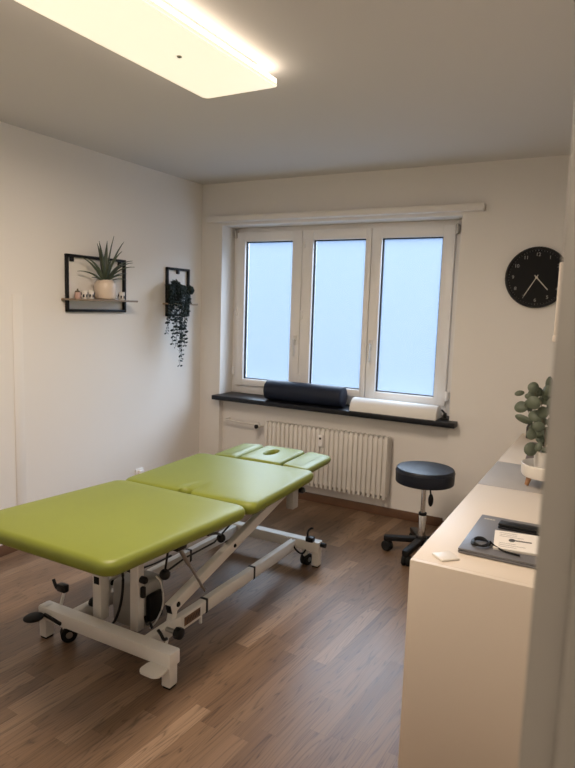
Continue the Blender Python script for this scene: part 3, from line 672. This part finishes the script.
# laptop and the things on it
Lp = thing('laptop', (-.27, 2.09, ZT), 'closed grey laptop lying on the nearest white sideboard', 'laptop')
bm = new(); box(bm, -.402, -.150, 1.905, 2.285, ZT+.002, ZT+.010, .003); obj('base', bm, M['laptop'], Lp)
bm = new(); box(bm, -.402, -.150, 1.905, 2.285, ZT+.0108, ZT+.018, .003); ld = obj('lid', bm, M['laptop'], Lp)
bm = new(); 
for k, (y0, y1) in enumerate(((0, .006), (.008, .018), (.020, .027), (.029, .037))): box(bm, -.385+y0, -.385+y1, 2.236, 2.246, ZT+.018, ZT+.0184)
obj('badge', bm, M['cream_print'], ld)
for x in (-.38, -.17):
    for y in (1.93, 2.26): obj('rubber_foot', lathe(new(), [(.006, ZT), (.006, ZT+.003)], (x, y, 0), 12), M['rubber'], Lp)
ZL = ZT+.018
Nt = thing('leaflet', (-.24, 2.05, ZL), 'pale printed leaflet lying on the closed laptop', 'leaflet')
rot = Matrix.Translation((-.245, 2.048, 0)) @ Matrix.Rotation(R_(8), 4, 'Z')
bm = new(); box(bm, -.070, .075, -.088, .080, ZL, ZL+.007, .001, 2, rot); pg = obj('pages', bm, M['paper'], Nt)
bm = new(); box(bm, -.0705, .0755, -.0885, .0805, ZL+.007, ZL+.0078, .0002, 1, rot); cv = obj('cover', bm, M['paper'], Nt)
bm = new()
for k in range(9):
    if 3 <= k <= 5: continue
    x = -.055; ln = random.uniform(.05, .11)
    box(bm, x, x+ln, -.07+.016*k, -.07+.016*k+.004, ZL+.0078, ZL+.0080, 0, 1, rot)
obj('text_lines', bm, M['greyink'], cv)
bm = new(); lathe(bm, [(.015, ZL+.0078), (.015, ZL+.0081)], (0, 0, 0), 20); bm.transform(Matrix.Translation((-.26, 2.045, 0)) @ Matrix.Diagonal((.7, 1, 1, 1)))
box(bm, -.008, .045, -.004, .006, ZL+.0078, ZL+.0081, 0, 1, rot); obj('picture_print', bm, M['ink'], cv)
Pn = thing('glasses_case', (-.25, 2.175, ZL), 'slim black case on the laptop behind the leaflet', 'case')
bm = new(); box(bm, -.325, -.185, 2.160, 2.205, ZL, ZL+.009, .004, 3); obj('bottom_shell', bm, M['black'], Pn)
bm = new(); box(bm, -.325, -.185, 2.160, 2.205, ZL+.0095, ZL+.018, .004, 3); obj('top_shell', bm, M['black'], Pn)
bm = new()
pts = []
for k in range(60):
    a = 2*PI*3*k/60; rr = .030+.004*math.sin(k*.7); pts.append((-.345+rr*math.cos(a)*.85, 1.975+rr*math.sin(a)*1.15, ZL+.004+.007*k/60+.001*math.sin(k)))
pts += [(-.318, 1.985, ZL+.012), (-.300, 1.965, ZL+.007), (-.27, 1.945, ZL+.0045), (-.22, 1.935, ZL+.004)]
tube(bm, pts, .0032, 8); tag(obj('cable', bm, M['black'], None, (-.345, 1.975, ZL)), 'coiled black cable on the laptop beside the leaflet', 'cable')
bm = new(); rot = Matrix.Translation((-.425, 1.848, 0)) @ Matrix.Rotation(R_(47), 4, 'Z')
box(bm, -.032, .032, -.030, .030, ZT, ZT+.007, .003, 3, rot); tg = tag(obj('white_card_box', bm, M['whitepot'], None, (-.425, 1.848, ZT)), 'flat little white box on the sideboard corner before the laptop', 'box')

# planter with eucalyptus
PX, PY = -.245, 2.885
P = thing('potted_eucalyptus', (PX, PY, ZT), 'round-leaved eucalyptus in a white footed bowl on the grey top', 'plant')
bm = new(); lathe(bm, [(.090, ZT+.046), (.102, ZT+.049), (.108, ZT+.060), (.109, ZT+.102), (.106, ZT+.104), (.103, ZT+.100), (.100, ZT+.066), (.02, ZT+.062)], (PX, PY, 0), 44); obj('bowl', bm, M['whitepot'], P)
for k in range(3):
    a = R_(200+120*k); bm = new(); tube(bm, [(PX+.082*math.cos(a), PY+.082*math.sin(a), ZT+.003), (PX+.070*math.cos(a), PY+.070*math.sin(a), ZT+.05)], .009, 12, .013); obj('leg', bm, M['legwood'], P)
bm = new(); lathe(bm, [(.046, ZT+.064), (.052, ZT+.068), (.061, ZT+.160), (.063, ZT+.163), (.057, ZT+.163), (.055, ZT+.14)], (PX, PY, 0), 36); obj('pot', bm, M['whitepot'], P)
bm = new(); lathe(bm, [(.056, ZT+.145), (.02, ZT+.150)], (PX, PY, 0), 24); obj('soil', bm, M['soil'], P)
def px(x, y): return (-.361+(x-520.4)*.00432-(472-y)*.00028, .780+(472.1-y)*.00468)
lv = [(533.8, 386.5, 5.6, 5.6), (548.5, 381.5, 3.8, 6.6), (519.5, 393.8, 5, 2.8), (529.5, 394.8, 3.6, 3), (535.7, 399.4, 7.2, 6.6), (522, 406.5, 7.2, 6), (525, 417.5, 9.5, 4), (537, 412, 7, 6), (533.5, 430, 5, 5.5), (533.3, 443.8, 6.6, 7), (546, 393, 5, 5), (544, 408, 6, 6), (541, 421, 6, 5), (545, 432, 5, 7), (552, 400, 6, 6), (553, 418, 7, 6), (550, 388, 5, 6), (556, 409, 6, 6), (539, 391, 3.4, 4.6), (547, 445, 4.5, 4), (529, 402, 4, 4), (541, 440, 3.5, 5)]
bm = new(); bs = new(); rng = random.Random(5)
tops = [(-.33, .02, 1.17), (-.29, -.05, 1.13), (-.26, .03, 1.2), (-.36, -.01, 1.10), (-.23, -.03, 1.16), (-.20, .04, 1.18), (-.34, .0, 1.0)]
for tx, dy, tz in tops:
    tube(bs, smooth_path([(PX+(tx-PX)*.2, PY+dy*.4, ZT+.145), (PX+(tx-PX)*.45, PY+dy*.8, (ZT+.15+tz)/2), (tx, PY+dy, tz)], 6), .0028, 6, .0014)
for x, y, rx, ry in lv:
    X_, Z_ = px(x, y); yy = PY-.035+rng.uniform(-.045, .05)
    disc_leaf(bm, (X_, yy, Z_), (rng.uniform(-.35, .45), -1, rng.uniform(-.15, .5)), (rng.uniform(-.4, .4), 0, 1), rx*.0043, ry*.0043, 18)
for k in range(46):
    t = rng.choice(tops); f = rng.uniform(.35, 1); p = Vector((PX+(t[0]-PX)*f+rng.uniform(-.03, .05), PY+t[1]+rng.uniform(-.02, .07), ZT+.15+(t[2]-ZT-.15)*f))
    s = rng.uniform(.014, .026); disc_leaf(bm, p, (rng.uniform(-.8, .8), -1+rng.uniform(0, .6), rng.uniform(-.3, .8)), (rng.uniform(-.6, .6), 0, 1), s, s*rng.uniform(.85, 1.15), 14)
obj('leaves', bm, M['euca'], P, solid=.0012); obj('stems', bs, M['stem'], P)
# dark vase on the far sideboard
Vz = thing('bottle', (-.452, 3.98, ZT), 'small dark bottle behind the eucalyptus on the far sideboard', 'bottle')
bm = new(); lathe(bm, [(.020, ZT), (.024, ZT+.004), (.025, ZT+.065), (.018, ZT+.085), (.010, ZT+.095), (.010, ZT+.110)], (-.452, 3.98, 0), 24); obj('body', bm, M['darkglass'], Vz)
bm = new(); lathe(bm, [(.012, ZT+.106), (.013, ZT+.108), (.013, ZT+.128), (.010, ZT+.130)], (-.452, 3.98, 0), 20); obj('cap', bm, M['black'], Vz)
Cn = thing('cone_vase', (-.340, 3.19, ZT), 'small grey cone-shaped vase between eucalyptus pot and far sideboard', 'vase')
bm = new(); lathe(bm, [(.036, ZT), (.042, ZT+.003), (.041, ZT+.012), (.020, ZT+.118), (.016, ZT+.124)], (-.340, 3.19, 0), 28); obj('body', bm, M['taupe'], Cn)
bm = new(); lathe(bm, [(.016, ZT+.123), (.017, ZT+.126), (.017, ZT+.131), (.012, ZT+.133)], (-.340, 3.19, 0), 20); obj('rim', bm, M['taupe'], Cn)
# white wall unit half hidden by the door frame
Wc = thing('wall_dispenser', (XR, 2.70, 1.40), 'slim white box on the right wall, mostly hidden by the door frame', 'wall box')
bm = new(); box(bm, -.240, XR, 2.60, 2.80, 1.402, 1.703, .006, 3); obj('housing', bm, M['sidebd'], Wc)
bm = new(); box(bm, -.2425, -.05, 2.597, 2.803, 1.396, 1.422, .004, 2); obj('tray', bm, M['sidebd'], Wc)

# ------------------------------------------------------------------ light, world, camera
hl = bpy.data.lights.new('hallway_fill', 'POINT'); hl.energy = 29; hl.color = (1., .86, .70); hl.shadow_soft_size = .15  # unseen fill lamp, added to brighten the near face of the door frame
ho = bpy.data.objects.new('hallway_fill', hl); COL.objects.link(ho); ho.location = (-.5, -.9, 2.2)
W = bpy.data.worlds.new('World'); sc.world = W; W.use_nodes = True
W.node_tree.nodes['Background'].inputs[0].default_value = (.33, .56, 1.0, 1); W.node_tree.nodes['Background'].inputs[1].default_value = .62
# open sky over the street outside the window
sk = bpy.data.lights.new('sky_light', 'AREA'); sk.shape = 'RECTANGLE'; sk.size = 14; sk.size_y = 5; sk.energy = 3300; sk.color = (.72, .86, 1.)
so = bpy.data.objects.new('sky_light', sk); COL.objects.link(so); so.location = (-1.2, 9.0, 5.2)
so.rotation_euler = (Vector((-1.9, 4.3, 1.4))-Vector(so.location)).to_track_quat('-Z', 'Y').to_euler()

yaw, pit, rol, fpx = .498207, .125788, .0316931, 611.96
f0 = Vector((-math.sin(yaw), math.cos(yaw), 0)); r0 = Vector((math.cos(yaw), math.sin(yaw), 0)); u0 = Vector((0, 0, 1))
fw = f0*math.cos(pit)-u0*math.sin(pit); up = u0*math.cos(pit)+f0*math.sin(pit)
rt = r0*math.cos(rol)+up*math.sin(rol); up2 = -r0*math.sin(rol)+up*math.cos(rol)
cam = bpy.data.cameras.new('camera'); co = bpy.data.objects.new('camera', cam); COL.objects.link(co)
co.matrix_world = Matrix(((rt.x, up2.x, -fw.x, 0), (rt.y, up2.y, -fw.y, 0), (rt.z, up2.z, -fw.z, 1.5), (0, 0, 0, 1)))
cam.sensor_fit = 'VERTICAL'; cam.sensor_height = 24; cam.lens = fpx/768*24; cam.clip_start = .02
cam.dof.use_dof = True; cam.dof.focus_distance = 2.7; cam.dof.aperture_fstop = 3.6
sc.camera = co
sc.view_settings.view_transform = 'Standard'; sc.view_settings.look = 'None'; sc.view_settings.exposure = .07; sc.view_settings.gamma = 1
sc.view_settings.use_curve_mapping = False
